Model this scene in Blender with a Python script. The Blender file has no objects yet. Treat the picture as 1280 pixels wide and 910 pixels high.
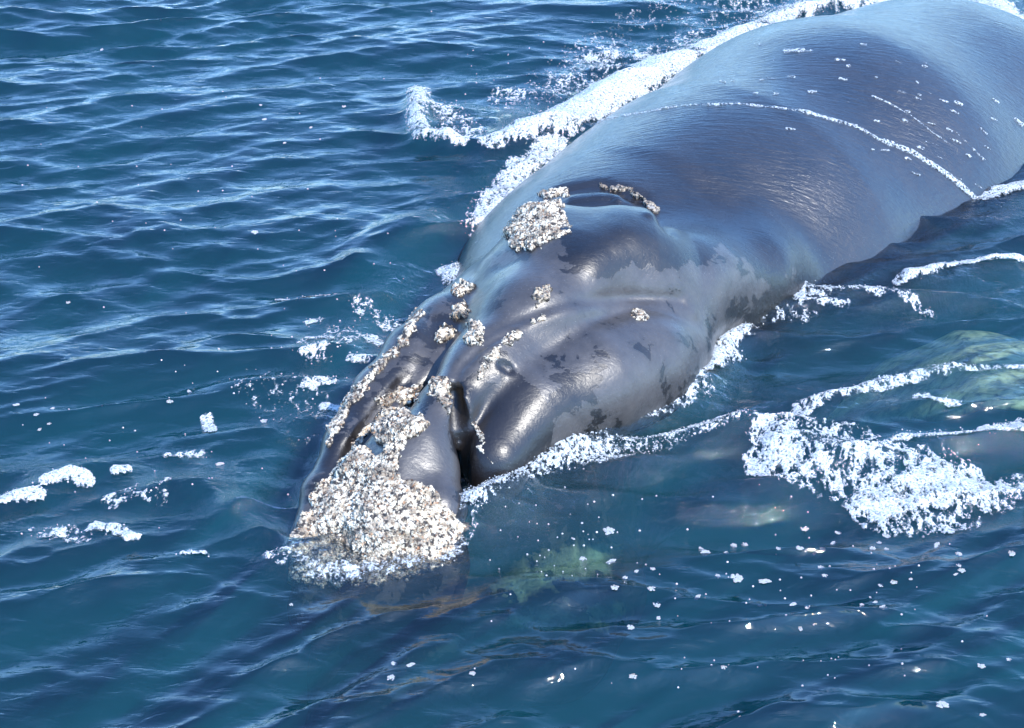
import bpy, math, random
import numpy as np
from mathutils import Vector
C = bpy.context.scene.collection
rng = np.random.default_rng(7)

# ------------------------------------------------------------------ camera
CAM_H, PITCH, HFOV = 7.0, math.radians(30), math.radians(30)
F = 640 / math.tan(HFOV / 2)
cam = bpy.data.cameras.new('camera'); camo = bpy.data.objects.new('camera', cam); C.objects.link(camo)
camo.location = (0, 0, CAM_H); camo.rotation_euler = (math.pi / 2 - PITCH, 0, 0)
cam.sensor_width = 36; cam.lens = 18 / math.tan(HFOV / 2); cam.clip_end = 3000
bpy.context.scene.camera = camo

# ------------------------------------------------------------------ light
SUN_EL, SUN_AZ = math.radians(50), math.radians(132)      # azimuth clockwise from +Y (view direction)
w = bpy.data.worlds.new('World'); bpy.context.scene.world = w; w.use_nodes = True
nt = w.node_tree; bg = nt.nodes['Background']; bg.inputs[1].default_value = 0.15
sky = nt.nodes.new('ShaderNodeTexSky'); sky.sky_type = 'NISHITA'; sky.sun_disc = False
sky.sun_elevation = SUN_EL; sky.sun_rotation = SUN_AZ; sky.dust_density = .3; sky.ozone_density = 2.0; sky.air_density = 1.0
tint = nt.nodes.new('ShaderNodeMix'); tint.data_type = 'RGBA'; tint.blend_type = 'MULTIPLY'; tint.inputs[0].default_value = 1; tint.inputs[7].default_value = (.66, .91, 1.20, 1)
nt.links.new(sky.outputs[0], tint.inputs[6]); nt.links.new(tint.outputs[2], bg.inputs[0])
sl = bpy.data.lights.new('sun', 'SUN'); sl.energy = 2.0; sl.angle = math.radians(0.5); sl.color = (1, .95, .87)
so = bpy.data.objects.new('sun', sl); C.objects.link(so)
sd = Vector((math.sin(SUN_AZ) * math.cos(SUN_EL), math.cos(SUN_AZ) * math.cos(SUN_EL), math.sin(SUN_EL)))
so.rotation_euler = sd.to_track_quat('Z', 'Y').to_euler(); so.location = (0, 0, 20)
sc = bpy.context.scene
sc.view_settings.view_transform = 'Standard'; sc.view_settings.look = 'None'
sc.view_settings.exposure = 1.6; sc.view_settings.gamma = 1.0
sc.cycles.volume_bounces = 1; sc.cycles.max_bounces = 6; sc.cycles.use_denoising = True

# ------------------------------------------------------------------ maths
CO, SI = math.cos(PITCH), math.sin(PITCH)
CAMP = np.array([0, 0, CAM_H])
def ray(px, py):
    """unit direction from the camera position through a point of the view"""
    px = np.asarray(px, float); py = np.asarray(py, float)
    x = (px - 640) / F; y = (455 - py) / F
    d = np.stack([x, CO + y * SI, -SI + y * CO], -1)
    return d / np.linalg.norm(d, axis=-1, keepdims=True)
def P(px, py, z=0.0):
    d = ray(px, py); t = (z - CAM_H) / d[..., 2]
    return CAMP + d * t[..., None]
def proj(p):
    v = p - CAMP; dep = v[..., 1] * CO - v[..., 2] * SI
    return 640 + F * v[..., 0] / dep, 455 - F * (v[..., 1] * SI + v[..., 2] * CO) / dep
def Ct(px, py, zt, r):
    p = P(px, py, zt); return (p[0], p[1], p[2] - r)
def smin(a, b, k):
    h = np.clip(.5 + .5 * (b - a) / k, 0, 1)
    return b * (1 - h) + a * h - k * h * (1 - h)
def sstep(a, b, x):
    t = np.clip((x - a) / (b - a), 0, 1); return t * t * (3 - 2 * t)
def seg(p, a, b):
    a = np.array(a, np.float32); b = np.array(b, np.float32); ab = b - a
    pa = p - a; t = np.clip((pa @ ab) / max(float(ab @ ab), 1e-9), 0, 1)
    return np.linalg.norm(pa - t[:, None] * ab, axis=1), t
def chain(p, pts, rs, k=.08):
    d = None
    for i in range(len(pts) - 1):
        l, t = seg(p, pts[i], pts[i + 1]); q = l - (rs[i] * (1 - t) + rs[i + 1] * t)
        d = q if d is None else smin(d, q, k)
    return d
def pdist(p, pts):
    d = None; T = None
    for i in range(len(pts) - 1):
        l, t = seg(p, pts[i], pts[i + 1])
        if d is None: d, T = l, t.copy()
        else:
            m = l < d; T = np.where(m, i + t, T); d = np.minimum(d, l)
    return d, T / max(1, len(pts) - 1)
def hsh(ix, iy, iz):
    n = (ix * 73856093) ^ (iy * 19349663) ^ (iz * 83492791)
    n = (n ^ (n >> 13)) * 1274126177 & 0x7fffffff
    return ((n ^ (n >> 16)) & 0xffff) / 65535.0
def vnoise(p):
    f = np.floor(p).astype(np.int64); u = p - f; u = u * u * (3 - 2 * u); r = 0
    for i in (0, 1):
        for j in (0, 1):
            for k in (0, 1):
                wgt = (u[:, 0] if i else 1 - u[:, 0]) * (u[:, 1] if j else 1 - u[:, 1]) * (u[:, 2] if k else 1 - u[:, 2])
                r = r + wgt * hsh(f[:, 0] + i, f[:, 1] + j, f[:, 2] + k)
    return r * 2 - 1
def fbm(p, o=4, g=.5):
    r = 0; a = 1; s = 0
    for i in range(o):
        r = r + a * vnoise(p * 2 ** i + 17.3 * i); s += a; a *= g
    return r / s
def worley(p):
    """distance to nearest feature point and that cell's random number"""
    f = np.floor(p).astype(np.int64); best = np.full(len(p), 9.); rid = np.zeros(len(p)); sec = np.full(len(p), 9.)
    for i in (-1, 0, 1):
        for j in (-1, 0, 1):
            for k in (-1, 0, 1):
                a, b, c = f[:, 0] + i, f[:, 1] + j, f[:, 2] + k
                q = np.stack([a + hsh(a, b, c), b + hsh(a + 31, b, c + 7), c + hsh(a, b + 57, c + 3)], 1)
                d = np.linalg.norm(p - q, axis=1); m = d < best
                sec = np.where(m, best, np.minimum(sec, d)); rid = np.where(m, hsh(a + 5, b + 11, c + 13), rid); best = np.where(m, d, best)
    return best, sec, rid

# ------------------------------------------------------------------ the whale's form
BODY = [(.24, 12.9, -.55), (.92, 14.0, -.86), (1.82, 15.05, -1.06), (2.99, 16.5, -1.16), (4.18, 17.75, -1.40), (5.4, 19.0, -2.0), (8.6, 21.6, -2.9)]
BODR = [1.0, 1.46, 1.82, 2.0, 2.0, 1.8, 1.0]
def tops(l): return [Ct(a, b, c, r) for a, b, c, r in l], [r for *_, r in l]
DOME = tops([(835, 300, .74, .42), (775, 270, 1.0, .52), (715, 288, 1.0, .5), (668, 350, .88, .42), (612, 420, .72, .32)])
DOM2 = tops([(695, 262, 1.0, .42), (652, 315, .80, .36), (610, 390, .58, .30), (580, 450, .42, .26)])
ROST = tops([(612, 420, .70, .25), (560, 480, .56, .20), (522, 530, .46, .19), (500, 560, .38, .2), (485, 620, .24, .28), (475, 680, .02, .32)])
ROS2 = tops([(530, 520, .40, .16), (538, 560, .34, .17), (545, 610, .22, .18), (540, 670, .03, .22), (530, 700, -.1, .25)])
ROS3 = tops([(495, 525, .42, .13), (455, 575, .26, .16), (425, 630, .12, .18), (408, 680, -.06, .2), (405, 720, -.2, .25)])
LIPR = tops([(615, 604, .0, .15), (618, 548, .27, .16), (660, 470, .50, .29), (738, 425, .57, .36), (800, 406, .50, .34), (845, 396, .38, .28)])
LIP2 = tops([(452, 548, .18, .10), (487, 495, .32, .13), (522, 445, .45, .17), (552, 408, .52, .2)])
LIPR2 = [(.16, 10.75, -.55), (.42, 11.5, -.5), (.62, 12.2, -.5)], [.30, .34, .34]
LIPL = tops([(374, 668, .02, .08), (398, 600, .14, .10), (430, 535, .27, .13), (474, 465, .41, .18), (518, 412, .53, .21), (562, 376, .58, .30), (625, 330, .62, .42)])
FILL = tops([(810, 330, .64, .36), (880, 308, .56, .36), (940, 296, .46, .36)])
CHIN = [(-1.0, 9.2, -1.15), (-.75, 10.1, -1.2), (-.1, 11.5, -1.25), (.6, 13, -1.3)], [.35, .55, .85, .95]
CHI2 = [(-.6, 10.3, -1.2), tuple(P(690, 745, -.74) - np.array([0, 0, .38])), tuple(P(740, 680, -.74) - np.array([0, 0, .4]))], [.5, .38, .4]
def sdf_base(p):
    p = p.astype(np.float32)
    b = chain(p, BODY, BODR, .5)
    d = chain(p, *DOME, .12)
    d = smin(smin(d, chain(p, *DOM2, .12), .15), chain(p, *FILL, .2), .3)
    d = smin(d, b, .45)
    r = smin(smin(chain(p, *ROST, .08), chain(p, *ROS2, .08), .1), chain(p, *ROS3, .08), .1)
    u = smin(d, r, .15)
    l = smin(chain(p, *LIPR, .3), chain(p, *LIPR2, .2), .25)
    ll = smin(chain(p, *LIPL, .1), chain(p, *LIP2, .1), .12)
    c = smin(chain(p, *CHIN, .3), chain(p, *CHI2, .2), .3)
    l = smin(smin(l, ll, .08), c, .25)
    return smin(u, l, .065 + .30 * sstep(11.7, 12.6, p[:, 1]) * sstep(.4, 1.0, p[:, 0]))
FEATURES = []
def sdf(p):
    d = sdf_base(p)
    for pts, wd, dep in FEATURES:
        l, t = pdist(p.astype(np.float32), pts); d = d + dep * np.exp(-(l / wd) ** 2)
    return d
def march(px, py, f=None):
    f = f or sdf; d = ray(px, py).reshape(-1, 3); t = np.full(len(d), 9.0)
    for i in range(70):
        t += np.clip(f(CAMP + d * t[:, None]), -.2, 1.5) * .8
    return CAMP + d * t[:, None]
def grad(p, e=.01, f=None):
    f = f or sdf
    g = np.stack([f(p + np.eye(3)[i] * e) - f(p - np.eye(3)[i] * e) for i in range(3)], 1)
    return g / (np.linalg.norm(g, axis=1, keepdims=True) + 1e-9)
def on_skin(pp):
    a = np.array(pp, float); return [tuple(q) for q in march(a[:, 0], a[:, 1], sdf_base)]

def nets(xs, ys, zs, f):
    """surface nets on a rectilinear grid, evaluated only near the surface"""
    sx, sy, sz = xs[::4], ys[::4], zs[::4]
    G = np.stack(np.meshgrid(sx, sy, sz, indexing='ij'), -1)
    D = f(G.reshape(-1, 3)).reshape(G.shape[:3])
    def up(ax, a):
        n = [len(xs), len(ys), len(zs)][ax]; i = np.clip((np.arange(n) + 2) // 4, 0, a.shape[ax] - 1); return np.take(a, i, ax)
    U = up(2, up(1, up(0, D))).astype(np.float32)
    I = np.argwhere(np.abs(U) < .34)
    for s in range(0, len(I), 500000):
        J = I[s:s + 500000]; U[J[:, 0], J[:, 1], J[:, 2]] = f(np.stack([xs[J[:, 0]], ys[J[:, 1]], zs[J[:, 2]]], 1))
    S = U < 0; n = np.zeros(tuple(q - 1 for q in S.shape), np.int8)
    for i in (0, 1):
        for j in (0, 1):
            for k in (0, 1): n += S[i:S.shape[0] - 1 + i, j:S.shape[1] - 1 + j, k:S.shape[2] - 1 + k]
    cells = np.argwhere((n > 0) & (n < 8)); idx = np.full(n.shape, -1, np.int32); idx[tuple(cells.T)] = np.arange(len(cells))
    V = np.stack([(xs[cells[:, 0]] + xs[cells[:, 0] + 1]) / 2, (ys[cells[:, 1]] + ys[cells[:, 1] + 1]) / 2, (zs[cells[:, 2]] + zs[cells[:, 2] + 1]) / 2], 1)
    Fs = []
    for ax in range(3):
        a = [slice(None)] * 3; b = [slice(None)] * 3; a[ax] = slice(0, -1); b[ax] = slice(1, None)
        e = np.argwhere(S[tuple(a)] != S[tuple(b)]); o1, o2 = [(1, 2), (2, 0), (0, 1)][ax]
        e = e[(e[:, o1] > 0) & (e[:, o2] > 0) & (e[:, o1] < S.shape[o1] - 1) & (e[:, o2] < S.shape[o2] - 1)]
        def cid(d1, d2):
            q = e.copy(); q[:, o1] -= d1; q[:, o2] -= d2; return idx[tuple(q.T)]
        Q = np.stack([cid(0, 0), cid(1, 0), cid(1, 1), cid(0, 1)], 1)
        fl = ~S[tuple(e.T)]; Q[fl] = Q[fl][:, ::-1]; Fs.append(Q)
    Fa = np.concatenate(Fs); Fa = Fa[(Fa >= 0).all(1)]
    for _ in range(5):
        d = f(V); g = np.stack([f(V + np.eye(3)[i] * .008) - f(V - np.eye(3)[i] * .008) for i in range(3)], 1) / .016
        m2 = np.maximum((g * g).sum(1), .3); V = V - np.clip(g * (d / m2)[:, None] * .8, -.02, .02)
    return V, Fa

def mesh(name, V, Fa, mat, parent=None, smooth=True, attrs=None, **props):
    me = bpy.data.meshes.new(name); V = np.asarray(V, np.float32); Fa = np.asarray(Fa, np.int32); k = Fa.shape[1]
    me.vertices.add(len(V)); me.vertices.foreach_set('co', V.ravel())
    me.loops.add(Fa.size); me.loops.foreach_set('vertex_index', Fa.ravel())
    me.polygons.add(len(Fa)); me.polygons.foreach_set('loop_start', np.arange(len(Fa), dtype=np.int32) * k)
    me.polygons.foreach_set('use_smooth', np.full(len(Fa), smooth)); me.update(calc_edges=True)
    for n, v in (attrs or {}).items():
        a = me.attributes.new(n, 'FLOAT', 'POINT'); a.data.foreach_set('value', np.asarray(v, np.float32))
    me.materials.append(mat); o = bpy.data.objects.new(name, me); C.objects.link(o)
    if parent: o.parent = parent
    for a, b in props.items(): o[a] = b
    return o

GAPR = [(a, b, c - .10) for a, b, c in on_skin([(567, 478), (570, 520), (573, 560), (578, 600), (583, 650)])]
GAPL = on_skin([(505, 478), (478, 508), (455, 540), (436, 572)])
FEATURES += [(GAPR, .050, .42), (GAPL, .04, .08),
    (on_skin([(562, 490), (575, 458), (600, 436), (640, 415)]), .03, .04),
    (on_skin([(545, 400), (535, 440), (515, 470)]), .06, .03),
    (on_skin([(629, 456), (637, 461)]), .024, .10),
    (on_skin([(600, 440), (645, 414), (700, 393), (780, 385), (865, 392)]), .05, -.018), (on_skin([(600, 426), (645, 400), (700, 379), (780, 370), (850, 374)]), .045, .016),
    (on_skin([(700, 238), (756, 232), (800, 248), (835, 285)]), .06, .07),
    (on_skin([(715, 250), (770, 246), (812, 270)]), .05, -.03),
    (on_skin([(780, 300), (740, 330)]), .18, -.05)]

# ------------------------------------------------------------------ materials
class NB:
    def __init__(s, name):
        s.m = bpy.data.materials.new(name); s.m.use_nodes = True; s.t = s.m.node_tree; s.t.nodes.clear()
        s.out = s.t.nodes.new('ShaderNodeOutputMaterial')
    def n(s, typ, **kw):
        q = s.t.nodes.new('ShaderNode' + typ)
        for k, v in kw.items():
            if k.startswith('_'): setattr(q, k[1:], v)
        for k, v in kw.items():
            if k.startswith('_'): continue
            k = int(k[1:]) if k[0] == 'i' and k[1:].isdigit() else k.replace('__', ' ')
            if isinstance(v, bpy.types.NodeSocket): s.t.links.new(v, q.inputs[k])
            else: q.inputs[k].default_value = v
        return q
    def ramp(s, fac, stops, interp='LINEAR'):
        q = s.t.nodes.new('ShaderNodeValToRGB'); s.t.links.new(fac, q.inputs[0]); e = q.color_ramp.elements; q.color_ramp.interpolation = interp
        while len(e) < len(stops): e.new(.5)
        for i, (p, c) in enumerate(stops): e[i].position = p; e[i].color = tuple(c) + (1,) if len(c) == 3 else c
        return q.outputs[0]
    def math(s, op, a, b=0.0, clamp=False):
        q = s.n('Math', _operation=op, i0=a, i1=b); q.use_clamp = clamp; return q.outputs[0]
    def mix(s, f, a, b):
        q = s.t.nodes.new('ShaderNodeMix'); q.data_type = 'RGBA'
        for i, v in ((0, f), (6, a), (7, b)):
            if isinstance(v, bpy.types.NodeSocket): s.t.links.new(v, q.inputs[i])
            else: q.inputs[i].default_value = v if i == 0 else tuple(v) + (1,)
        return q.outputs[2]
    def L(s, a, b): s.t.links.new(a, b)
def g3(v): return (v, v, v)


# --- wet whale skin
m = NB('whale_skin')
tc = m.n('TexCoord'); OC = tc.outputs['Object']
at = m.n('Attribute', _attribute_name='pale').outputs['Fac']
n1 = m.n('TexNoise', Vector=OC, Scale=4.5, Detail=9.0, Roughness=.6, Distortion=.4)
v = m.math('ADD', at, m.math('MULTIPLY', m.math('SUBTRACT', n1.outputs[0], .5), 1.0))
pm = m.ramp(v, [(.455, g3(0)), (.468, g3(.75)), (.58, g3(1))])
n2 = m.n('TexNoise', Vector=OC, Scale=3.2, Detail=5.0, Roughness=.6)
dark = m.ramp(n2.outputs[0], [(.3, (.007, .0056, .0052)), (.7, (.0155, .0122, .0115))])
pale = m.ramp(m.n('TexNoise', Vector=OC, Scale=5.0, Detail=6.0, Roughness=.7).outputs[0], [(.25, (.036, .032, .030)), (.75, (.078, .069, .064))])
col = m.mix(pm, dark, pale)
spk = m.n('TexVoronoi', Vector=OC, Scale=38.0); spk.feature = 'F1'
sp = m.math('LESS_THAN', spk.outputs[0], m.math('MULTIPLY', m.n('TexNoise', Vector=OC, Scale=2.3, Detail=2.0).outputs[0], .13))
col = m.mix(m.math('MULTIPLY', sp, .55), col, (.35, .33, .30))
mp = m.n('Mapping', Vector=OC); mp.inputs['Rotation'].default_value = (0, 0, math.radians(38)); mp.inputs['Scale'].default_value = (1.1, 9.0, 5.0)
st = m.n('TexNoise', Vector=mp.outputs[0], Scale=4.0, Detail=6.0, Roughness=.6)
yy = m.n('SeparateXYZ', Vector=OC).outputs[1]; back = m.n('MapRange', Value=yy, i1=12.6, i2=14.2, i3=.0018, i4=.016).outputs[0]
fine = m.n('TexNoise', Vector=OC, Scale=55.0, Detail=4.0, Roughness=.6)
h = m.math('ADD', m.math('MULTIPLY', st.outputs[0], back), m.math('ADD', m.math('MULTIPLY', fine.outputs[0], .0022), m.math('MULTIPLY', pm, .0015)))
wk = m.n('TexVoronoi', Vector=m.n('Mapping', Vector=OC, Scale=(1.0, 2.6, 1.6)).outputs[0], Scale=11.0, Randomness=1.0); wk.feature = 'DISTANCE_TO_EDGE'
lump = m.n('TexNoise', Vector=OC, Scale=7.0, Detail=5.0, Roughness=.6)
h = m.math('ADD', h, m.math('ADD', m.math('MULTIPLY', m.math('MINIMUM', wk.outputs[0], .05), .010), m.math('MULTIPLY', lump.outputs[0], .009)))
bp = m.n('Bump', Strength=.8, Distance=1.0, Height=h)
rg = m.ramp(n2.outputs[0], [(.3, g3(.38)), (.7, g3(.55))])
dry = m.n('MapRange', Value=m.n('SeparateXYZ', Vector=OC).outputs[2], i1=-.06, i2=-.01, i3=0.0, i4=1.0).outputs[0]   # skin under water hardly mirrors
bs = m.n('BsdfPrincipled', Base__Color=col, Roughness=rg, IOR=1.5, Coat__Weight=dry, Specular__IOR__Level=m.math('MULTIPLY', dry, .3), Coat__Roughness=m.math('ADD', m.ramp(n2.outputs[0], [(.3, g3(.10)), (.7, g3(.28))]), m.n('MapRange', Value=yy, i1=12.4, i2=14.4, i3=.14, i4=-.02).outputs[0]), Coat__IOR=m.n('MapRange', Value=yy, i1=12.4, i2=14.4, i3=1.42, i4=1.66).outputs[0], Normal=bp.outputs[0])
bp2 = m.n('Bump', Strength=.55, Distance=1.0, Height=h); m.L(bp2.outputs[0], bs.inputs['Coat Normal'])
m.L(bs.outputs[0], m.out.inputs[0]); M_SKIN = m.m

# --- callosities: cream, rough, pitted; a random number and a crevice depth per point come with the mesh
def callosity_mat(name, tint):
    m = NB(name); OC = m.n('TexCoord').outputs['Object']
    rid = m.n('Attribute', _attribute_name='cell').outputs['Fac']; pit = m.n('Attribute', _attribute_name='pit').outputs['Fac']
    n = m.n('TexNoise', Vector=OC, Scale=38.0, Detail=5.0, Roughness=.65).outputs[0]
    c = m.ramp(m.math('ADD', m.math('MULTIPLY', rid, .40), m.math('MULTIPLY', m.math('ADD', m.math('MULTIPLY', n, 1.6), -.3), .60)), [(.0, (.03, .027, .025)), (.22, (.06, .05, .04)), (.30, (.30, .23, .15)), (.44, (.58, .48, .34)), (.62, tint), (1, (.84, .80, .70))])
    big = m.n('TexNoise', Vector=OC, Scale=9.0, Detail=3.0, Roughness=.6).outputs[0]
    c = m.mix(m.ramp(big, [(.46, g3(0)), (.62, g3(.78))]), c, (.17, .125, .085))
    fk = m.n('TexNoise', Vector=OC, Scale=34.0, Detail=4.0, Roughness=.6, Distortion=.6).outputs[0]; c = m.mix(m.ramp(fk, [(.535, g3(0)), (.565, g3(.95))]), c, (.02, .016, .014))
    ok_ = m.n('TexNoise', Vector=OC, Scale=48.0, Detail=1.0, Roughness=.5, Distortion=1.0).outputs[0]; c = m.mix(m.ramp(ok_, [(.64, g3(0)), (.68, g3(.6))]), c, (.50, .22, .08))
    gp = m.n('TexNoise', Vector=OC, Scale=17.0, Detail=4.0, Roughness=.7).outputs[0]; c = m.mix(m.ramp(gp, [(.56, g3(0)), (.64, g3(.9))]), c, (.035, .028, .024))
    pk = m.ramp(m.math('ADD', pit, m.math('MULTIPLY', m.math('SUBTRACT', n, .5), .35)), [(.10, g3(1)), (.26, g3(0))])
    c = m.mix(pk, c, (.018, .014, .012))
    b = m.n('Bump', Strength=.7, Distance=.006, Height=n)
    bs = m.n('BsdfPrincipled', Base__Color=c, Roughness=.55, Normal=b.outputs[0]); m.L(bs.outputs[0], m.out.inputs[0]); return m.m
M_CAL = callosity_mat('callosity_cream', (.80, .72, .56))
M_CALD = callosity_mat('callosity_dark', (.16, .14, .12))

# --- foam
m = NB('foam'); OC = m.n('TexCoord').outputs['Object']
n = m.n('TexNoise', Vector=OC, Scale=60.0, Detail=5.0, Roughness=.7).outputs[0]
c = m.ramp(n, [(.36, (.16, .21, .24)), (.46, (.42, .46, .47)), (.56, (.66, .67, .66)), (.7, (.80, .79, .77))])  # interior shading of the froth painted in: blue-grey hollows, white crests
b = m.n('Bump', Strength=.8, Distance=.012, Height=n)
bs = m.n('BsdfPrincipled', Base__Color=c, Roughness=.35, Normal=b.outputs[0]); m.L(bs.outputs[0], m.out.inputs[0]); M_FOAM = m.m
M_LACE = M_FOAM.copy(); M_LACE.name = 'foam_lace'; t_ = M_LACE.node_tree; o_ = [q for q in t_.nodes if q.type == 'OUTPUT_MATERIAL'][0]; b_ = [q for q in t_.nodes if q.type == 'BSDF_PRINCIPLED'][0]
m = NB('tmp'); m.m = M_LACE; m.t = t_; m.out = o_; OC = m.n('TexCoord').outputs['Object']
th = m.n('Attribute', _attribute_name='thick').outputs['Fac']; nn = m.n('TexNoise', Vector=OC, Scale=42.0, Detail=5.0, Roughness=.75).outputs[0]
vo = m.n('TexVoronoi', Vector=OC, Scale=34.0); vo.feature = 'DISTANCE_TO_EDGE'
al = m.math('ADD', th, m.math('ADD', m.math('MULTIPLY', m.math('SUBTRACT', nn, .5), 1.5), m.math('MULTIPLY', vo.outputs[0], -.8)))
m.L(m.ramp(al, [(.02, g3(0)), (.22, g3(.42)), (.30, g3(.8)), (.42, g3(1))]), b_.inputs['Alpha'])
m = NB('bubble_film'); bs = m.n('BsdfGlossy', Roughness=.05); tr = m.n('BsdfTransparent'); fr = m.n('Fresnel', IOR=1.6)
mx = m.n('MixShader', i0=fr.outputs[0], i1=tr.outputs[0], i2=bs.outputs[0]); m.L(mx.outputs[0], m.out.inputs[0]); M_FILM = m.m
m = NB('pale_flipper'); OC = m.n('TexCoord').outputs['Object']
n = m.n('TexNoise', Vector=m.n('Mapping', Vector=OC, Scale=(1, 1.8, 1)).outputs[0], Scale=5.0, Detail=7.0, Roughness=.7, Distortion=1.5).outputs[0]
c = m.ramp(n, [(.36, (.10, .10, .06)), (.5, (.55, .52, .28)), (.64, (.88, .84, .50))])
bs = m.n('BsdfPrincipled', Base__Color=c, Roughness=.5); m.L(bs.outputs[0], m.out.inputs[0]); M_PALE = m.m
m = NB('chin_skin'); OC = m.n('TexCoord').outputs['Object']; th = m.n('Attribute', _attribute_name='thick').outputs['Fac']
n = m.n('TexNoise', Vector=OC, Scale=5.0, Detail=6.0, Roughness=.65, Distortion=1.0).outputs[0]
c = m.ramp(m.math('ADD', m.math('MULTIPLY', th, 2.2), m.math('MULTIPLY', m.math('SUBTRACT', n, .5), .7)), [(.30, (.012, .010, .009)), (.62, (.30, .28, .16)), (.95, (.62, .60, .34))])
bs = m.n('BsdfPrincipled', Base__Color=c, Roughness=.6, Specular__IOR__Level=0.05); m.L(bs.outputs[0], m.out.inputs[0]); M_CHIN = m.m

# --- sea water: mirror-like surface by Fresnel over a scattering, absorbing body
m = NB('sea_water'); OC = m.n('TexCoord').outputs['Object']
ch = m.n('Attribute', _attribute_name='churn').outputs['Fac']
def wav(rot, sc_, scale, det, rough):
    mp = m.n('Mapping', Vector=OC); mp.inputs['Rotation'].default_value = (0, 0, rot); mp.inputs['Scale'].default_value = sc_
    return m.n('TexNoise', Vector=mp.outputs[0], Scale=scale, Detail=det, Roughness=rough, Distortion=.6).outputs[0]
r1 = wav(.25, (1, 2.4, 1), 4.5, 3, .5); r2 = wav(-.12, (1, 2.0, 1), 13, 4, .6); r3 = wav(.5, (1, 1.6, 1), 34, 4, .7)
rid1 = m.math('ABSOLUTE', m.math('SUBTRACT', r1, .5))
hh = m.math('ADD', m.math('MULTIPLY', r1, .012), m.math('MULTIPLY', r2, m.math('ADD', .0010, m.math('MULTIPLY', ch, .022))))
hh = m.math('ADD', hh, m.math('MULTIPLY', rid1, -.006))
hh = m.math('ADD', hh, m.math('MULTIPLY', r3, m.math('ADD', .0004, m.math('MULTIPLY', ch, .009))))
bp = m.n('Bump', Strength=1.0, Distance=1.0, Height=hh)
fr = m.n('Fresnel', IOR=1.62, Normal=bp.outputs[0]); gl = m.n('BsdfGlossy', Roughness=.03, Normal=bp.outputs[0], Color=(1, 1, 1, 1)); tr = m.n('BsdfTransparent', Color=(1, 1, 1, 1))
mx = m.n('MixShader', i0=fr.outputs[0], i1=tr.outputs[0], i2=gl.outputs[0])
m.L(mx.outputs[0], m.out.inputs['Surface'])
vs = m.n('VolumeScatter', Color=(.009, .150, .185, 1), Density=1.0, Anisotropy=0.0); va = m.n('VolumeAbsorption', Color=(.0, .51, .57, 1), Density=.9)
ad = m.n('AddShader', i0=vs.outputs[0], i1=va.outputs[0]); m.L(ad.outputs[0], m.out.inputs['Volume']); M_SEA = m.m

# ------------------------------------------------------------------ the sea surface
WV = []
wr = np.random.default_rng(11)
for i in range(105):
    lam, sl_, sp_ = (1.1 + 1.6 * wr.random(), .034, .25) if i < 16 else (.30 + .5 * wr.random(), .046, .26) if i < 62 else (.11 + .19 * wr.random(), .030, .45)
    ang = math.radians(103) + wr.normal() * sp_; k = 2 * math.pi / lam
    WV.append((k * math.cos(ang), k * math.sin(ang), k, sl_ / k, wr.random() * 6.283))
RIDGES = []        # (points on the water, width, height): swells the whale pushes up and hollows beside it
def ridge(pp, wd, hg):
    a = np.array(pp, float); q = P(a[:, 0], a[:, 1]); q[:, 2] = 0; RIDGES.append((q.astype(np.float32), wd, hg))
ridge([(590, 655), (660, 625), (760, 600), (880, 560), (960, 530)], .16, .07)
ridge([(560, 665), (600, 640), (700, 575), (790, 520), (880, 475), (920, 420)], .17, .14)
ridge([(950, 560), (1020, 575), (1110, 600), (1220, 600)], .2, .10)
ridge([(990, 520), (1080, 485), (1170, 455), (1290, 440)], .12, .06)
ridge([(1120, 352), (1180, 337), (1290, 330)], .12, .08)
ridge([(890, 385), (935, 360), (1010, 350)], .14, .09)
ridge([(520, 110), (524, 150), (530, 182), (575, 188)], .12, .10)
ridge([(610, 185), (690, 165), (780, 115), (850, 85), (960, 45), (1110, -5)], .22, .16)
ridge([(1215, -8), (1260, 40), (1300, 85)], .2, .14)
ridge([(0, 610), (110, 590), (230, 600), (300, 640), (350, 690)], .16, .07)
ridge([(340, 640), (350, 600), (390, 540)], .16, -.12)
ridge([(470, 430), (510, 370), (560, 320)], .2, -.10)
ridge([(430, 330), (480, 300), (560, 260)], .18, .08)
def waves(x, y):
    x = np.asarray(x, float); y = np.asarray(y, float); sh = x.shape; x = x.ravel(); y = y.ravel()
    z3 = np.zeros_like(x); q = np.stack([x * .5, y * .5, z3], 1)
    wx = vnoise(q) * .35; wy = vnoise(q + 40) * .35
    amp = .82 + .38 * vnoise(np.stack([x * .35 + 9, y * .35, z3], 1))
    amp = amp * (1.0 + .55 * (1 - sstep(9.0, 12.0, y)))
    X = x + wx; Y = y + wy; h = 0; dx = 0; dy = 0
    for kx, ky, k, a, ph in WV:
        t = kx * X + ky * Y + ph; c = np.cos(t); s_ = a * np.sin(t); h = h + a * c; dx = dx - .85 * s_ * kx / k; dy = dy - .85 * s_ * ky / k
    p = np.stack([x, y, z3], 1).astype(np.float32); h = h * amp
    for pts, wd, hg in RIDGES:
        l, t = pdist(p, pts); h = h + hg * np.exp(-(l / wd) ** 2) * np.clip(np.minimum(t, 1 - t) * 8 + .25, 0, 1)
    return (x + dx * amp).reshape(sh), (y + dy * amp).reshape(sh), h.reshape(sh)
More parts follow.
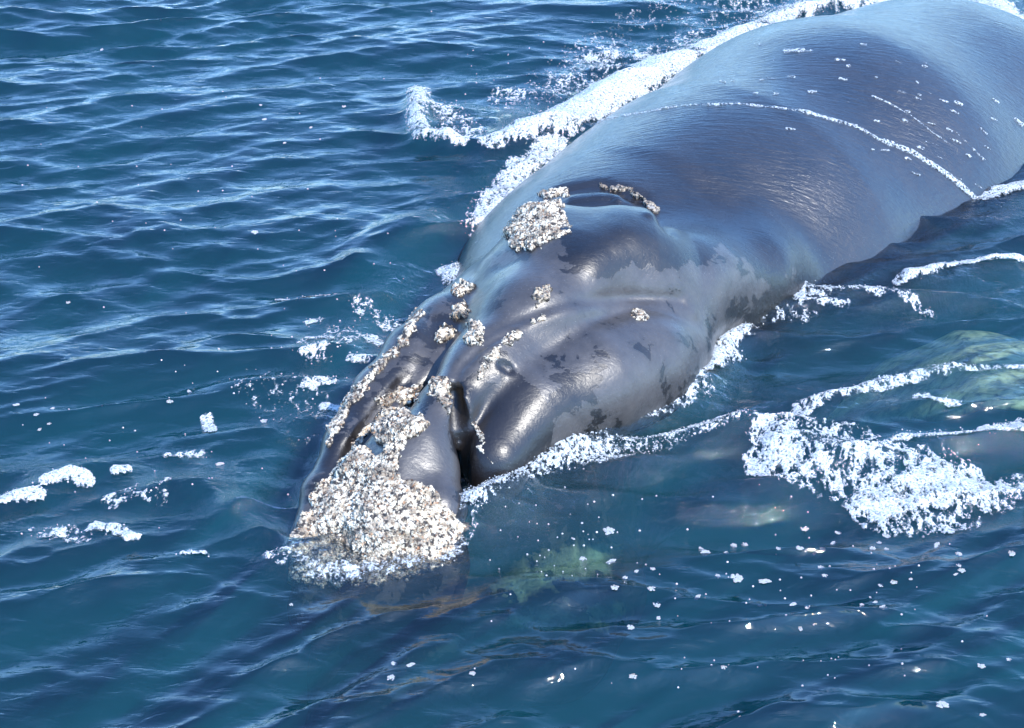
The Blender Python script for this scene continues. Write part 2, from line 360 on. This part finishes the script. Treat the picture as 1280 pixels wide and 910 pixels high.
def strokes(p, L):
    m_ = np.zeros(len(p), np.float32)
    for pp, rad, st_ in L:
        a = np.array(pp, float); q = P(a[:, 0], a[:, 1]); q[:, 2] = 0
        lo = q.min(0) - rad * 1.6; hi = q.max(0) + rad * 1.6
        I = np.where((p[:, 0] > lo[0]) & (p[:, 0] < hi[0]) & (p[:, 1] > lo[1]) & (p[:, 1] < hi[1]))[0]
        if not len(I): continue
        pq = p[I].astype(np.float32); pq[:, 2] = 0
        if len(q) == 1: q = np.repeat(q, 2, 0)
        l, _ = pdist(pq, q.astype(np.float32))
        m_[I] = np.maximum(m_[I], st_ * (1 - sstep(.35, 1.5, l / rad)))
    return m_
CHURN = [([(600, 640), (700, 585), (800, 545), (900, 510)], .5, 1.25), ([(900, 400), (1000, 370), (1150, 370), (1280, 360)], .5, .8),
    ([(980, 590), (1130, 610), (1270, 590)], .45, .9), ([(1000, 510), (1150, 470), (1280, 450)], .4, .7), ([(660, 160), (560, 160)], .5, .8),
    ([(600, 270), (640, 220), (750, 110), (900, 50), (1100, 0)], .5, .9), ([(360, 650), (250, 600), (100, 640), (0, 620)], .5, .45),
    ([(350, 700), (460, 715), (580, 690)], .22, .9), ([(400, 520), (450, 430), (540, 330)], .45, .6), ([(1220, 0), (1300, 80)], .5, .9),
    ([(600, 690), (800, 650), (1000, 620)], .4, .4), ([(1000, 300), (1280, 260)], .4, .4)]
def axis_(lo, hi, st, far, s2=None):
    c = [lo]
    while c[-1] < hi: c.append(c[-1] + (st if s2 is None else st + (s2 - st) * (c[-1] - lo) / (hi - lo)))
    g, stp = [], st
    while c[-1] + sum(g) < far: stp *= 1.22; g.append(stp)
    up = c[-1] + np.cumsum(g); g, stp = [], st
    while c[0] - sum(g) > -far: stp *= 1.22; g.append(stp)
    dn = c[0] - np.cumsum(g); return np.concatenate([dn[::-1], c, up])
gx = axis_(-5.4, 6.4, .018, 900); gy = axis_(7.4, 21.5, .018, 900, .04)
GX, GY = np.meshgrid(gx, gy, indexing='ij'); WX, WY, WZ = waves(GX, GY)
nx, ny = GX.shape; top = np.stack([WX, WY, WZ], -1).reshape(-1, 3)
rad = np.hypot(GX, GY - 14).ravel(); top[:, 2] *= 1 - sstep(40, 300, rad)
I = np.arange(nx * ny).reshape(nx, ny)
Q = np.stack([I[:-1, :-1], I[1:, :-1], I[1:, 1:], I[:-1, 1:]], -1).reshape(-1, 4)
ring = np.concatenate([I[:, 0], I[-1, 1:], I[-2::-1, -1], I[0, -2:0:-1]]); nr = len(ring)
bot = top[ring].copy(); bot[:, 2] = -25; base = len(top)
nxt = np.roll(np.arange(nr), -1); side = np.stack([ring, base + np.arange(nr), base + nxt, ring[nxt]], 1)
cen = np.array([[0, 14, -25.]]); bq = np.stack([base + nxt[::1], base + np.arange(nr), np.full(nr, base + nr), np.full(nr, base + nr)], 1)
chv = np.concatenate([strokes(np.stack([GX.ravel(), GY.ravel(), GX.ravel() * 0], 1), CHURN), np.zeros(nr + 1)])
me_v = np.concatenate([top, bot, cen]); tri = bq[:, :3]
sea = mesh('sea', me_v, np.concatenate([Q, side]), M_SEA, attrs={'churn': chv}, kind='structure')
import bmesh
bmm = bmesh.new(); bmm.from_mesh(sea.data); bmm.verts.ensure_lookup_table()
bmm.faces.new([bmm.verts[base + i] for i in range(nr)][::-1]); lone = [v_ for v_ in bmm.verts if not v_.link_faces]; [bmm.verts.remove(v_) for v_ in lone]
bmm.to_mesh(sea.data); bmm.free()

# ------------------------------------------------------------------ whale body
def inpoly(x, y, poly):
    c = np.zeros(len(x), bool); n_ = len(poly)
    for i in range(n_):
        (x0, y0), (x1, y1) = poly[i], poly[(i + 1) % n_]
        c ^= ((y0 > y) != (y1 > y)) & (x < (x1 - x0) * (y - y0) / (y1 - y0 + 1e-9) + x0)
    return c
def edist(x, y, pts, closed):
    p = np.stack([x, y, x * 0], 1).astype(np.float32); q = np.array([(a, b, 0) for a, b in pts] + ([pts[0] + (0,)] if closed else []), np.float32)
    if len(q) == 1: q = np.repeat(q, 2, 0)
    return pdist(p, q)[0]
xs = np.concatenate([np.arange(-2.2, 2.3, .022), np.arange(2.3, 10.5, .05)])
ys = np.concatenate([np.arange(8.4, 13.6, .022), np.arange(13.6, 23, .05)])
zs = np.concatenate([np.arange(-4.6, -.3, .09), np.arange(-.3, 1.5, .022)])
V, Fa = nets(xs, ys, zs, sdf)
NRM = grad(V, .02)
px, py = proj(V)
pale = .42 + .10 * fbm(V * 2.3, 3)
for poly, dv in [([(520, 470), (560, 440), (620, 400), (640, 330), (690, 300), (712, 330), (760, 360), (850, 330), (1000, 330), (1010, 360), (880, 395), (720, 385), (640, 430), (600, 470), (560, 500)], .22),
                 ([(715, 255), (860, 240), (900, 300), (830, 330), (790, 310), (760, 335), (715, 320)], -.25),
                 ([(640, 430), (760, 395), (860, 400), (900, 460), (720, 560), (690, 560), (700, 520), (660, 500), (650, 470)], .18),
                 ([(575, 490), (640, 470), (690, 520), (680, 560), (600, 630), (575, 620)], -.2),
                 ([(690, 450), (745, 445), (740, 500), (700, 500)], -.3),
                 ([(495, 560), (540, 530), (570, 600), (560, 640), (495, 605)], .35)]:
    e = edist(px, py, poly, True); s_ = np.where(inpoly(px, py, poly), 1, -1) * e; pale = pale + dv * sstep(-30, 30, s_)
pale = pale - .16 * sstep(12.9, 13.5, V[:, 1]) - .1 * sstep(900, 960, px)
NP_ = len(V)
whale = bpy.data.objects.new('right_whale', None); C.objects.link(whale)
whale['label'] = 'large dark grey right whale with cream crusted snout and broad wet back breaking the surface'
whale['category'] = 'whale'
body = mesh('body', V, Fa, M_SKIN, whale, attrs={'pale': pale})

# --- callosities: the skin's own faces, cut finer and raised
def patch(name, polys, lift, cell, mat, sub=5, soft=7, parent=None, edge=.55, rough=1.0, irr=2.2, **props):
    parts = []
    for pts, wd in polys:
        e = edist(px, py, pts, wd is None)
        ins = np.where(inpoly(px, py, pts), e, -e) if wd is None else wd - e
        cpt = march(*np.mean(pts, 0)).reshape(3); R = max(np.ptp([p_[0] for p_ in pts]), np.ptp([p_[1] for p_ in pts])) / 130 + (.35 if len(pts) > 12 or wd else .14)
        parts.append((pts, wd, ins, cpt, R))
    face = np.linalg.norm(V, axis=1) > 0; vis = ((CAMP - V) * NRM).sum(1) > -1.5
    keep = np.zeros(len(V), bool)
    for pts, wd, ins, cpt, R in parts: keep |= (ins > -soft - 9) & vis & (np.linalg.norm(V - cpt, axis=1) < R)
    F_ = Fa[keep[Fa].all(1)]
    if not len(F_): print('EMPTY', name, polys[0][0][0]); return None
    u = np.linspace(0, 1, sub + 1); A, B = np.meshgrid(u, u, indexing='ij'); A = A.ravel(); B = B.ravel()
    q = V[F_]; g = (q[:, 0, None] * ((1 - A) * (1 - B))[None, :, None] + q[:, 1, None] * (A * (1 - B))[None, :, None] + q[:, 2, None] * (A * B)[None, :, None] + q[:, 3, None] * ((1 - A) * B)[None, :, None])
    n_ = (sub + 1); ii = np.arange(n_ * n_).reshape(n_, n_); fl = np.stack([ii[:-1, :-1], ii[1:, :-1], ii[1:, 1:], ii[:-1, 1:]], -1).reshape(-1, 4)
    FF = (np.arange(len(F_))[:, None, None] * n_ * n_ + fl[None]).reshape(-1, 4); W = g.reshape(-1, 3)
    _, ix, inv = np.unique(np.round(W * 4000).astype(np.int64), axis=0, return_index=True, return_inverse=True); W = W[ix]; FF = inv.ravel()[FF]
    G_ = grad(W, .02); qx, qy = proj(W); best = np.full(len(W), -99.)
    for pts, wd, ins, cpt, R in parts:
        e = edist(qx, qy, pts, wd is None); ins = np.where(inpoly(qx, qy, pts), e, -e) if wd is None else wd - e
        best = np.maximum(best, np.where(np.linalg.norm(W - cpt, axis=1) < R, ins, -99))
    best = best + fbm(W * 14, 4, .65) * soft * irr
    f1, f2, rid = worley(W / cell + fbm(W * 30, 2)[:, None] * .5); g1, g2, r2_ = worley(W / (cell * .42) + 9)
    m_ = sstep(-soft * .4, soft * edge, best)
    bump = np.clip(f2 - f1, 0, .6) / .6
    h_ = lift * (m_ * (.70 + .30 * bump + .20 * rough * (rid - .5)) + .25 * m_ * (.5 - g1)) - lift * .35 * (1 - m_) - .004 * (1 - m_)
    h_ = h_ + lift * 1.3 * fbm(W * 8, 3) * m_ * rough
    W = W + G_ * h_[:, None]
    pit = np.clip(f2 - f1, 0, 1) * .8 + .35 * np.clip(g2 - g1, 0, 1) + .25 * (m_ - .6)
    kf = (m_[FF] > .02).any(1); FF = FF[kf]; used = np.unique(FF); rm = np.full(len(W), -1); rm[used] = np.arange(len(used))
    return mesh(name, W[used], rm[FF], mat, parent, attrs={'cell': rid[used], 'pit': pit[used], 'thick': m_[used] * .34}, **props)
CAL = [
 ([([(363, 672), (385, 640), (398, 605), (420, 578), (445, 560), (470, 568), (490, 550), (510, 545), (500, 575), (497, 603), (530, 606), (552, 618), (562, 640), (582, 655), (565, 700), (500, 725), (420, 735), (345, 725)], None)], .034, .020, 'broad cream and tan crust over the tip of the snout'),
 ([([(467, 528), (482, 513), (505, 511), (527, 518), (536, 530), (525, 545), (507, 550), (497, 566), (478, 562), (468, 546)], None)], .04, .019, 'domed cream knob on top of the snout tip'),
 ([([(472, 500), (498, 484), (527, 480), (520, 500), (492, 507), (478, 514)], None)], .03, .024, 'arched cream patch behind the snout knob'),
 ([([(536, 482), (560, 470), (564, 490), (562, 515), (551, 502), (538, 494)], None)], .03, .024, 'small cream patch at the head of the mouth gap'),
 ([([(521, 393), (505, 425), (480, 455), (452, 485), (428, 518), (408, 555)], 5.5)], .022, .022, 'long cream strip along the rim of the far lip'),
 ([([(440, 565), (452, 545), (470, 524)], 3)], .02, .02, 'thin line of white specks beside the far mouth gap'),
 ([([(545, 424), (553, 406), (567, 403), (571, 415), (559, 428)], None)], .035, .022, None),
 ([([(557, 398), (565, 385), (581, 381), (580, 395), (568, 403)], None)], .035, .022, None),
 ([([(570, 366), (585, 360)], 5)], .025, .022, None),
 ([([(583, 425), (590, 405), (602, 402), (610, 415), (604, 428), (590, 431)], None)], .04, .022, 'oval cream lump standing alone in front of the rim of the near lip'),
 ([([(662, 371), (668, 360), (682, 358), (690, 368), (686, 380), (672, 383)], None)], .04, .022, 'round dark grey speckled lump in the middle of the head'),
 ([([(631, 275), (640, 258), (665, 247), (695, 250), (710, 270), (712, 286), (695, 300), (665, 312), (640, 311), (632, 295)], None)], .04, .019, 'large cream patch on the crown of the head'),
 ([([(645, 420), (626, 432), (611, 447)], 6), ([(603, 455), (600, 470)], 5)], .025, .022, 'cream strip along the rim of the near lip'),
 ([([(668, 402), (678, 399)], 4)], .02, .02, None),
 ([([(752, 233), (785, 237), (805, 249), (818, 263)], 3.0)], .025, .022, 'curved dark speckled strip on the ridge behind the blowholes'),
 ([([(680, 244), (706, 240)], 4)], .02, .022, None),
 ([([(793, 392), (808, 402)], 4)], .018, .022, None),
 ([([(594, 530), (602, 548)], 2.5), ([(600, 560), (616, 580)], 2)], .014, .018, 'scattered white specks low on the front of the near lip'),
]
for polys, lift, cell, lab in CAL:
    big = len(polys[0][0]) > 12
    c_ = patch('callosity', polys, lift, cell, M_CALD if lab and ('round dark' in lab or 'blowholes' in lab) else M_CAL, sub=5, soft=7 if polys[0][1] is None else 4, parent=whale, irr=1.6 if polys[0][1] is None else 2.6)
    if c_ and lab: c_['label'] = lab

ch_ = patch('chin_patch', [([(645, 780), (690, 768), (740, 772), (775, 766)], 24), ([(640, 735), (690, 710), (750, 700)], 36)], .012, .10, M_CHIN, sub=3, soft=44, parent=whale, irr=.5, edge=1.0)
if ch_: ch_['label'] = 'pale patch on the chin glimmering yellow green under the water'

# --- the pale flipper under the water
def flipper_sdf(p):
    a = np.array([2.5, 13.6, -1.3], np.float32); c = np.array([3.6, 12.85, -.46], np.float32); e = np.array([4.6, 12.3, -.40], np.float32)
    q = p.astype(np.float32).copy(); mid = np.interp(q[:, 0], [2.5, 3.55, 4.6], [-1.3, -.46, -.40]); q[:, 2] = mid + (q[:, 2] - mid) * 4.5
    d = chain(q, [a, c, e], [.3, .52, .35], .2); return d * .3
fv, ff = nets(np.arange(2.0, 5.3, .04), np.arange(11.2, 14.4, .04), np.arange(-1.7, -.1, .03), flipper_sdf)
fl_ = mesh('flipper', fv, ff, M_PALE, whale, label='pale flipper glowing green under the water')

# ------------------------------------------------------------------ foam: real sheets of froth cut out by noise
def on_water(p2, lift=0.0):
    x_, y_, z_ = waves(p2[:, 0], p2[:, 1]); return np.stack([x_, y_, z_ + lift], 1)
def foam(label, L, lace=1.0, bulk=.03, step=.009, thr=.27, scale=1.25, beads=1800):
    B = []
    for pp, rad, st_ in L:
        a = np.array(pp, float); q = P(a[:, 0], a[:, 1]); B += [q[:, :2] - rad * 1.5, q[:, :2] + rad * 1.5]
    B = np.concatenate(B); lo, hi = B.min(0), B.max(0)
    ax, ay = np.arange(lo[0], hi[0], step), np.arange(lo[1], hi[1], step * 1.5); X, Y = np.meshgrid(ax, ay, indexing='ij')
    p = np.stack([X.ravel(), Y.ravel(), X.ravel() * 0], 1); mk = strokes(p, L); K = np.where(mk > .05)[0]
    val = np.zeros(len(p)); hz = np.zeros(len(p)); q = p[K]
    qs = q * np.array([1, .62, 1])
    wv = fbm(q * 4 * scale, 3)
    f1, f2, r_ = worley(qs * 15 * scale + wv[:, None] * 1.0); g1, g2, _ = worley(qs * 38 * scale + 5 + wv[:, None])
    web = 1 - np.clip(np.minimum((f2 - f1) * 2.2, (g2 - g1) * 2.6 + .12), 0, 1)
    n_ = fbm(qs * 22 * scale + 3, 4, .65)
    val[K] = mk[K] + sstep(.04, .3, mk[K]) * lace * (.55 * (web - .62) + .75 * n_ + .35 * wv)
    hz[K] = .004 + sstep(0, .45, val[K] - thr) * bulk * np.clip(mk[K], 0, 1) * (.5 + .5 * fbm(q * 7, 2, .5) + .4 * fbm(q * 3, 2)) + .003 * fbm(q * 40, 2)
    ok = val > thr; n0, n1 = X.shape; I_ = np.arange(len(p)).reshape(n0, n1)
    Qf = np.stack([I_[:-1, :-1], I_[1:, :-1], I_[1:, 1:], I_[:-1, 1:]], -1).reshape(-1, 4); Qf = Qf[ok[Qf].sum(1) >= 3]
    us = np.unique(Qf); rm = np.full(len(p), -1); rm[us] = np.arange(len(us)); W = on_water(p[us, :2]); W[:, 2] += np.where(ok[us], hz[us], .001); tk = np.clip(val[us] - thr + .02, 0, .55)
    F2 = rm[Qf]; pr = np.clip(mk[K] - .12, 0, 1) ** 1.5; nb = int(min(9000, beads * pr.sum() * step * step * 1.5))
    if nb > 5:
        k_ = rng.choice(len(K), nb, p=pr / pr.sum()); c0 = p[K[k_], :2] + rng.normal(0, .012, (nb, 2)); cw = on_water(c0)
        cw[:, 2] += np.abs(rng.normal(0, .35, nb)) * bulk * np.clip(mk[K[k_]], 0, 1) * 1.6 + .003; r_ = rng.uniform(.0014, .0042, nb) * rng.choice([1, 1, 1.6], nb)
        CB = np.array([(a, b, c) for a in (-1, 1) for b in (-1, 1) for c in (-1, 1)], float); an = rng.uniform(0, 6.28, nb); ca, sa = np.cos(an), np.sin(an)
        bv = np.stack([CB[None, :, 0] * ca[:, None] - CB[None, :, 1] * sa[:, None], CB[None, :, 0] * sa[:, None] + CB[None, :, 1] * ca[:, None], np.repeat(CB[None, :, 2], nb, 0) * .8], -1) * r_[:, None, None] * .75 + cw[:, None]
        bf = np.array([(0, 1, 3, 2), (4, 6, 7, 5), (0, 4, 5, 1), (2, 3, 7, 6), (0, 2, 6, 4), (1, 5, 7, 3)])
        F2 = np.concatenate([F2, (len(W) + np.arange(nb)[:, None, None] * 8 + bf[None]).reshape(-1, 4)]); W = np.concatenate([W, bv.reshape(-1, 3)]); tk = np.concatenate([tk, np.full(nb * 8, 1.)])
    return mesh('sea_foam', W, F2, M_LACE, attrs={'thick': tk}, label=label, category='foam', kind='stuff')
foam('thick white wash breaking along the far side of the whale behind its head', [
    ([(845, 88), (790, 112), (735, 140), (700, 165)], .24, 1.2), ([(700, 160), (650, 178), (620, 185)], .16, 1.0),
    ([(695, 185), (655, 215)], .14, .85), ([(660, 210), (625, 245), (605, 285)], .2, .72), ([(560, 330), (572, 350)], .10, .85), ([(585, 320), (620, 285)], .08, .6),
    ([(640, 120), (700, 110), (760, 90)], .3, .36), ([(730, 72), (790, 68), (850, 78)], .14, .52)], bulk=.05)
foam('loose white flecks strung out above the far wash near the top edge', [([(690, 90), (760, 50)], .35, .25), ([(860, 60), (900, 35), (960, 10)], .7, .24), ([(800, 30), (880, 0)], .5, .22)], bulk=.01)
foam('curling white crest of a small wave left of the whale\'s back', [([(524, 112), (522, 150), (527, 180)], .11, .75), ([(527, 182), (575, 188)], .08, .9), ([(545, 130), (580, 170)], .22, .42)], bulk=.05)
foam('white froth running along the far edge of the whale\'s back to the top edge', [([(850, 90), (880, 72)], .10, .6), ([(880, 75), (930, 52), (990, 30), (1050, 14), (1130, -5)], .20, .95), ([(890, 60), (1000, 5)], .3, .35)], bulk=.06, step=.012)
foam('white foam where the back slips under in the top right corner', [([(1195, -22), (1240, 22), (1275, 60), (1310, 100)], .32, 1.15)], bulk=.06, step=.012)
foam('small white curl where the whale\'s back meets the sea at the right edge', [([(1228, 246), (1255, 238), (1290, 232)], .09, .9)], bulk=.04)
foam('white broken foam wrapped round the back corner of the near lip', [([(893, 385), (905, 368), (935, 355)], .12, .85), ([(935, 352), (1015, 347)], .05, .9), ([(925, 385), (925, 415), (900, 440)], .13, .85), ([(915, 445), (885, 462), (860, 475)], .08, .95), ([(860, 475), (815, 492), (775, 505)], .03, .8), ([(960, 370), (1000, 360)], .15, .45)], bulk=.05)
foam('stringy foam trailing right of the near lip\'s back corner', [([(1000, 375), (1060, 362), (1100, 372)], .12, .58), ([(1110, 372), (1165, 392)], .06, .62), ([(1000, 385), (1060, 388)], .08, .5), ([(940, 400), (1010, 398)], .1, .35)], bulk=.03)
foam('thin white breaking crest reaching the right edge level with the whale\'s lip', [([(1125, 352), (1160, 345)], .06, .95), ([(1160, 343), (1200, 334), (1290, 330)], .035, .95)], bulk=.04)
foam('left white splash of the pair low on the right', [([(968, 560), (985, 578), (1010, 583)], .19, .80), ([(1010, 573), (1075, 582)], .14, .62), ([(960, 585), (1050, 605)], .18, .45), ([(1000, 545), (1080, 560)], .15, .42)], bulk=.045, lace=1.35)
foam('right and larger white splash of the pair low on the right', [([(1100, 625), (1150, 610), (1215, 612)], .20, .98), ([(1120, 580), (1190, 590), (1240, 605)], .2, .55), ([(1215, 612), (1280, 600)], .15, .48), ([(1100, 645), (1200, 640)], .14, .42)], bulk=.05, lace=1.3)
foam('lacy foam arc rising from the left splash to the green flipper', [([(975, 545), (1000, 515), (1060, 492), (1130, 475), (1180, 462)], .08, .58), ([(1150, 500), (1190, 515)], .07, .8), ([(1180, 462), (1280, 460)], .04, .55)], bulk=.03)
foam('white strip of foam at the right edge above the larger splash', [([(1125, 560), (1180, 550), (1240, 545)], .05, .9), ([(1240, 545), (1290, 535)], .09, 1.1)], bulk=.04)
foam('glittering froth washing back along the waterline of the near lip', [([(588, 640), (620, 615), (660, 600)], .15, .62), ([(620, 608), (690, 585), (760, 575)], .17, .54), ([(740, 578), (830, 560), (920, 535)], .14, .45), ([(650, 592), (720, 550), (800, 520), (870, 492)], .14, .42), ([(690, 560), (780, 510), (880, 468)], .04, .7), ([(590, 650), (583, 640)], .04, 1.0)], bulk=.03, scale=2.2, step=.007, beads=12000, lace=1.2)
foam('ripples of froth round the crusted snout tip at the waterline', [([(585, 665), (560, 690), (480, 712), (400, 718), (345, 700)], .10, .38)], bulk=.015, scale=1.5)
foam('bright lumps of foam on the swell near the left edge', [([(-10, 624), (20, 620), (45, 618)], .07, 1.1), ([(60, 602), (85, 596), (110, 600)], .055, 1.2), ([(145, 592), (160, 590)], .035, 1.1), ([(140, 625), (200, 605)], .12, .3), ([(160, 615), (200, 625)], .08, .38)], bulk=.03)
foam('torn foam scraps below the swell on the left', [([(125, 662), (150, 668), (165, 678)], .06, .95), ([(50, 665), (100, 675)], .10, .42), ([(230, 697), (260, 698)], .03, .9), ([(210, 565), (250, 562)], .07, .55), ([(258, 520), (262, 533)], .045, .85)], bulk=.02)
foam('white flecks drifting between the open water and the far lip', [([(350, 368), (385, 370), (415, 364)], .045, .8), ([(395, 440), (420, 420)], .25, .30), ([(385, 400), (400, 395)], .04, .85), ([(388, 425), (410, 422)], .05, .8), ([(380, 447), (408, 440)], .05, .8), ([(440, 450), (460, 452)], .05, .8), ([(465, 415), (475, 425)], .08, .9), ([(385, 485), (415, 480)], .06, .7), ([(405, 505), (420, 508)], .05, .9), ([(455, 380), (490, 395)], .12, .45), ([(340, 480), (420, 540)], .4, .22)], bulk=.015)

# film of foam on the whale's back
def back_film(label, polys, lift=.012, soft=1.1):
    o = patch('sea_foam', polys, lift, .03, M_LACE, sub=8, soft=soft, irr=1.6, edge=1.0, rough=.6)
    if o: o['label'] = label; o['category'] = 'foam'; o['kind'] = 'stuff'
back_film('thin line of foam curving right across the whale\'s back', [([(700, 174), (760, 148), (850, 132), (930, 130), (1000, 138)], 1.1), ([(1000, 138), (1070, 158), (1110, 180)], 1.8), ([(1105, 176), (1140, 190), (1180, 215), (1226, 253)], 3.6)])
fr_ = random.Random(5); fl2 = []
for (cx, cy, n_, sx_, sy_) in [(1120, 130, 26, 60, 28), (1180, 180, 16, 40, 30), (1000, 60, 10, 60, 15), (950, 105, 8, 60, 10)]:
    for _ in range(n_):
        x_ = cx + fr_.gauss(0, sx_); y_ = cy + fr_.gauss(0, sy_); a_ = .05 + .55 * sstep(1000, 1250, x_) + fr_.gauss(0, .1); l_ = fr_.uniform(3, 12)
        if x_ < 1272 and y_ > 8: fl2.append(([(x_, y_), (x_ + l_, y_ + l_ * a_)], fr_.uniform(.3, 1.8)))
fl2 += [([(1090, 120), (1110, 128), (1140, 145), (1165, 165), (1190, 182)], 1.0), ([(980, 64), (1005, 63)], 2.0), ([(1195, 165), (1230, 200)], .8)]
back_film('small white flecks of foam scattered over the rear of the whale\'s back', fl2)

# ------------------------------------------------------------------ rafts of bubbles on the water, one object each
def dome_mesh(bv, bf, x, y, r, hz, n_=8):
    b0 = len(bv)
    for j, ph in enumerate((0, .5, .95)):
        for i in range(n_):
            a = 2 * math.pi * i / n_; bv.append((x + r * math.cos(ph * 1.57) * math.cos(a), y + r * math.cos(ph * 1.57) * math.sin(a), hz * math.sin(ph * 1.57) - (.004 if j == 0 else 0)))
    for j in range(2):
        for i in range(n_): bf.append((b0 + j * n_ + i, b0 + j * n_ + (i + 1) % n_, b0 + (j + 1) * n_ + (i + 1) % n_, b0 + (j + 1) * n_ + i))
    bf.append(tuple(b0 + 2 * n_ + i for i in range(n_)))
def raft_variant(k):
    r_ = random.Random(k); bv, bf = [], []; n_ = 12 + k * 3
    for i in range(n_):
        a = 2.4 * i; d = math.sqrt((i + .5) / n_); rr = r_.uniform(.20, .34)
        if r_.random() < .14: continue
        dome_mesh(bv, bf, d * math.cos(a) * .85, d * math.sin(a) * .85, rr, rr * .9)
    me = bpy.data.meshes.new('bubble_raft'); me.from_pydata(bv, [], bf); me.materials.append(M_FOAM)
    me.polygons.foreach_set('use_smooth', [True] * len(me.polygons)); return me
RAFT = [raft_variant(k) for k in range(4)]
BUB = [(765,658,9.5),(728,684,6),(760,690,8),(878,684,7),(920,660,6),(934,658,5),(876,668,4.5),(781,720,5),(768,744,6),(814,744,6),(872,745,6.5),(921,722,10),(897,718,5),(818,761,6.5),(821,773,4),(787,788,5.5),(792,857,6),(905,847,4.5),(718,668,3.5),(794,711,4),(814,710,4),(903,684,4),
 (956,725,8.5),(998,690,5.5),(1024,707,4.5),(1024,677,4),(1107,657,6),(1090,674,6),(1107,674,3.5),(1098,664,4),(1167,670,8),(1196,684,5),(1013,668,4.5),(1009,648,6),(1040,656,4.5),(1047,649,5),(1201,721,5.5),(1195,714,4.5),(1193,725,4),(1263,702,6.5),(1114,731,5),(1098,732,4),(1085,741,3),(1092,749,4),(1075,752,4),(1103,760,6.5),(989,764,4.5),(1005,772,3),(968,686,4),(1029,720,4.5),(948,752,4),(1136,729,3),(1227,841,6),(1262,830,4),(1004,796,5),(1182,896,9),(1234,902,5),(765,899,7),
 (20,512,4.5),(66,513,3.5),(44,524,4),(58,532,3.5),(46,536,3.5),(273,575,6),(328,521,5),(486,844,7),(510,829,6),(487,825,5),(590,852,5),(365,755,3.5),(125,60,4),(330,150,3.5),(327,133,3),(430,134,4),(388,160,3),(355,180,3),(320,295,6),(85,376,4),(235,490,5),(213,510,5),(247,563,5)]
SPECIAL = {(765,658): 'oval raft of white bubbles nearest the froth along the near lip', (921,722): 'largest oval raft of white bubbles on the dark water in front of the whale', (956,725): 'oval white bubble raft just right of the largest raft, on dark water',
 (1167,670): 'large white bubble raft just below the right splash', (1182,896): 'long white bubble raft cut close by the bottom edge at the right', (320,295): 'small tan speckled bubble raft alone on open water left of the whale',
 (486,844): 'largest of three bubbles clustered under the snout near the bottom edge', (510,829): 'right one of three bubbles clustered under the snout near the bottom edge', (487,825): 'upper left one of three bubbles clustered under the snout near the bottom edge',
 (590,852): 'lone small bubble right of the three clustered near the bottom edge', (1263,702): 'elongated white bubble raft at the right edge below the splash', (1227,841): 'white bubble raft on the wave in the lower right corner'}
def where(x, y):
    if x < 110 and y > 480: return 'tiny bubble raft in the loose row at the left edge above the white foam lumps', 'bubble rafts at the left edge'
    if x < 450 and y < 420: return 'tiny bubble speck alone on the blue waves of the upper left', 'bubble rafts on the upper left waves'
    if x < 450: return 'tiny bubble raft on the dark water between the foam lumps and the whale snout', 'bubble rafts left of the snout'
    if y > 790: return 'small bubble raft on the smooth waves along the bottom of the picture', 'bubble rafts along the bottom'
    if x > 1180: return 'small white bubble raft near the right edge below the large splash', 'bubble rafts at the lower right edge'
    if x > 1060 and y > 715: return 'tiny white bubble raft in the scattered cluster far below the large splash', 'bubble rafts in the lower right cluster'
    if x > 1060: return 'small white bubble raft close under the lower edge of the large splash', 'bubble rafts under the splash'
    if x > 940: return 'small white bubble raft on the dark swell left of the large splash', 'bubble rafts on the dark swell'
    if x > 840: return 'small white bubble raft on the dark swell halfway between snout and large splash', 'bubble rafts halfway to the splash'
    return 'small white bubble raft over or beside the pale chin patch in front of the snout', 'bubble rafts by the chin patch'
br = random.Random(3)
for i, (x_, y_, r_) in enumerate(BUB):
    q = P(x_, y_); w_ = on_water(np.array([[q[0], q[1], 0]]))[0]; rad_ = r_ / F * (q[1] * CO + CAM_H * SI)
    o = bpy.data.objects.new('bubble_raft', RAFT[i % 4]); C.objects.link(o); o.location = w_; o.rotation_euler = (0, 0, br.uniform(0, 6)); o.scale = (rad_ * .95, rad_ * br.uniform(.6, .95), rad_ * .45)
    o['category'] = 'bubbles'; o['label'] = SPECIAL.get((x_, y_)) or (where(x_, y_)[0])
    if (x_, y_) not in SPECIAL: o['group'] = where(x_, y_)[1]
# specks of froth too small to pick apart
vv, fq = [], []
for (cx, cy, sx, sy, n_) in [(900, 700, 130, 40, 22), (1070, 700, 70, 45, 26), (420, 430, 50, 60, 50), (200, 560, 110, 60, 35), (1000, 820, 180, 50, 40), (180, 250, 150, 110, 40), (700, 660, 60, 25, 50), (720, 80, 80, 40, 60)]:
    for _ in range(n_):
        x_, y_ = br.gauss(cx, sx), br.gauss(cy, sy); q = P(x_, y_); w_ = on_water(np.array([[q[0], q[1], 0]]))[0]; r_ = br.uniform(.003, .008); b0 = len(vv)
        for dz in (-.002, .004):
            for a in range(6): vv.append((w_[0] + r_ * math.cos(a * 1.047) * (1.1 if dz < 0 else .7), w_[1] + r_ * math.sin(a * 1.047) * (1.1 if dz < 0 else .7), w_[2] + dz))
        for a in range(6): fq.append((b0 + a, b0 + (a + 1) % 6, b0 + 6 + (a + 1) % 6, b0 + 6 + a))
        fq.append((b0 + 6, b0 + 7, b0 + 8, b0 + 9)); fq.append((b0 + 6, b0 + 9, b0 + 10, b0 + 11))
mesh('foam_specks', vv, fq, M_FOAM, label='fine white specks of froth scattered over the sea', category='foam', kind='stuff')
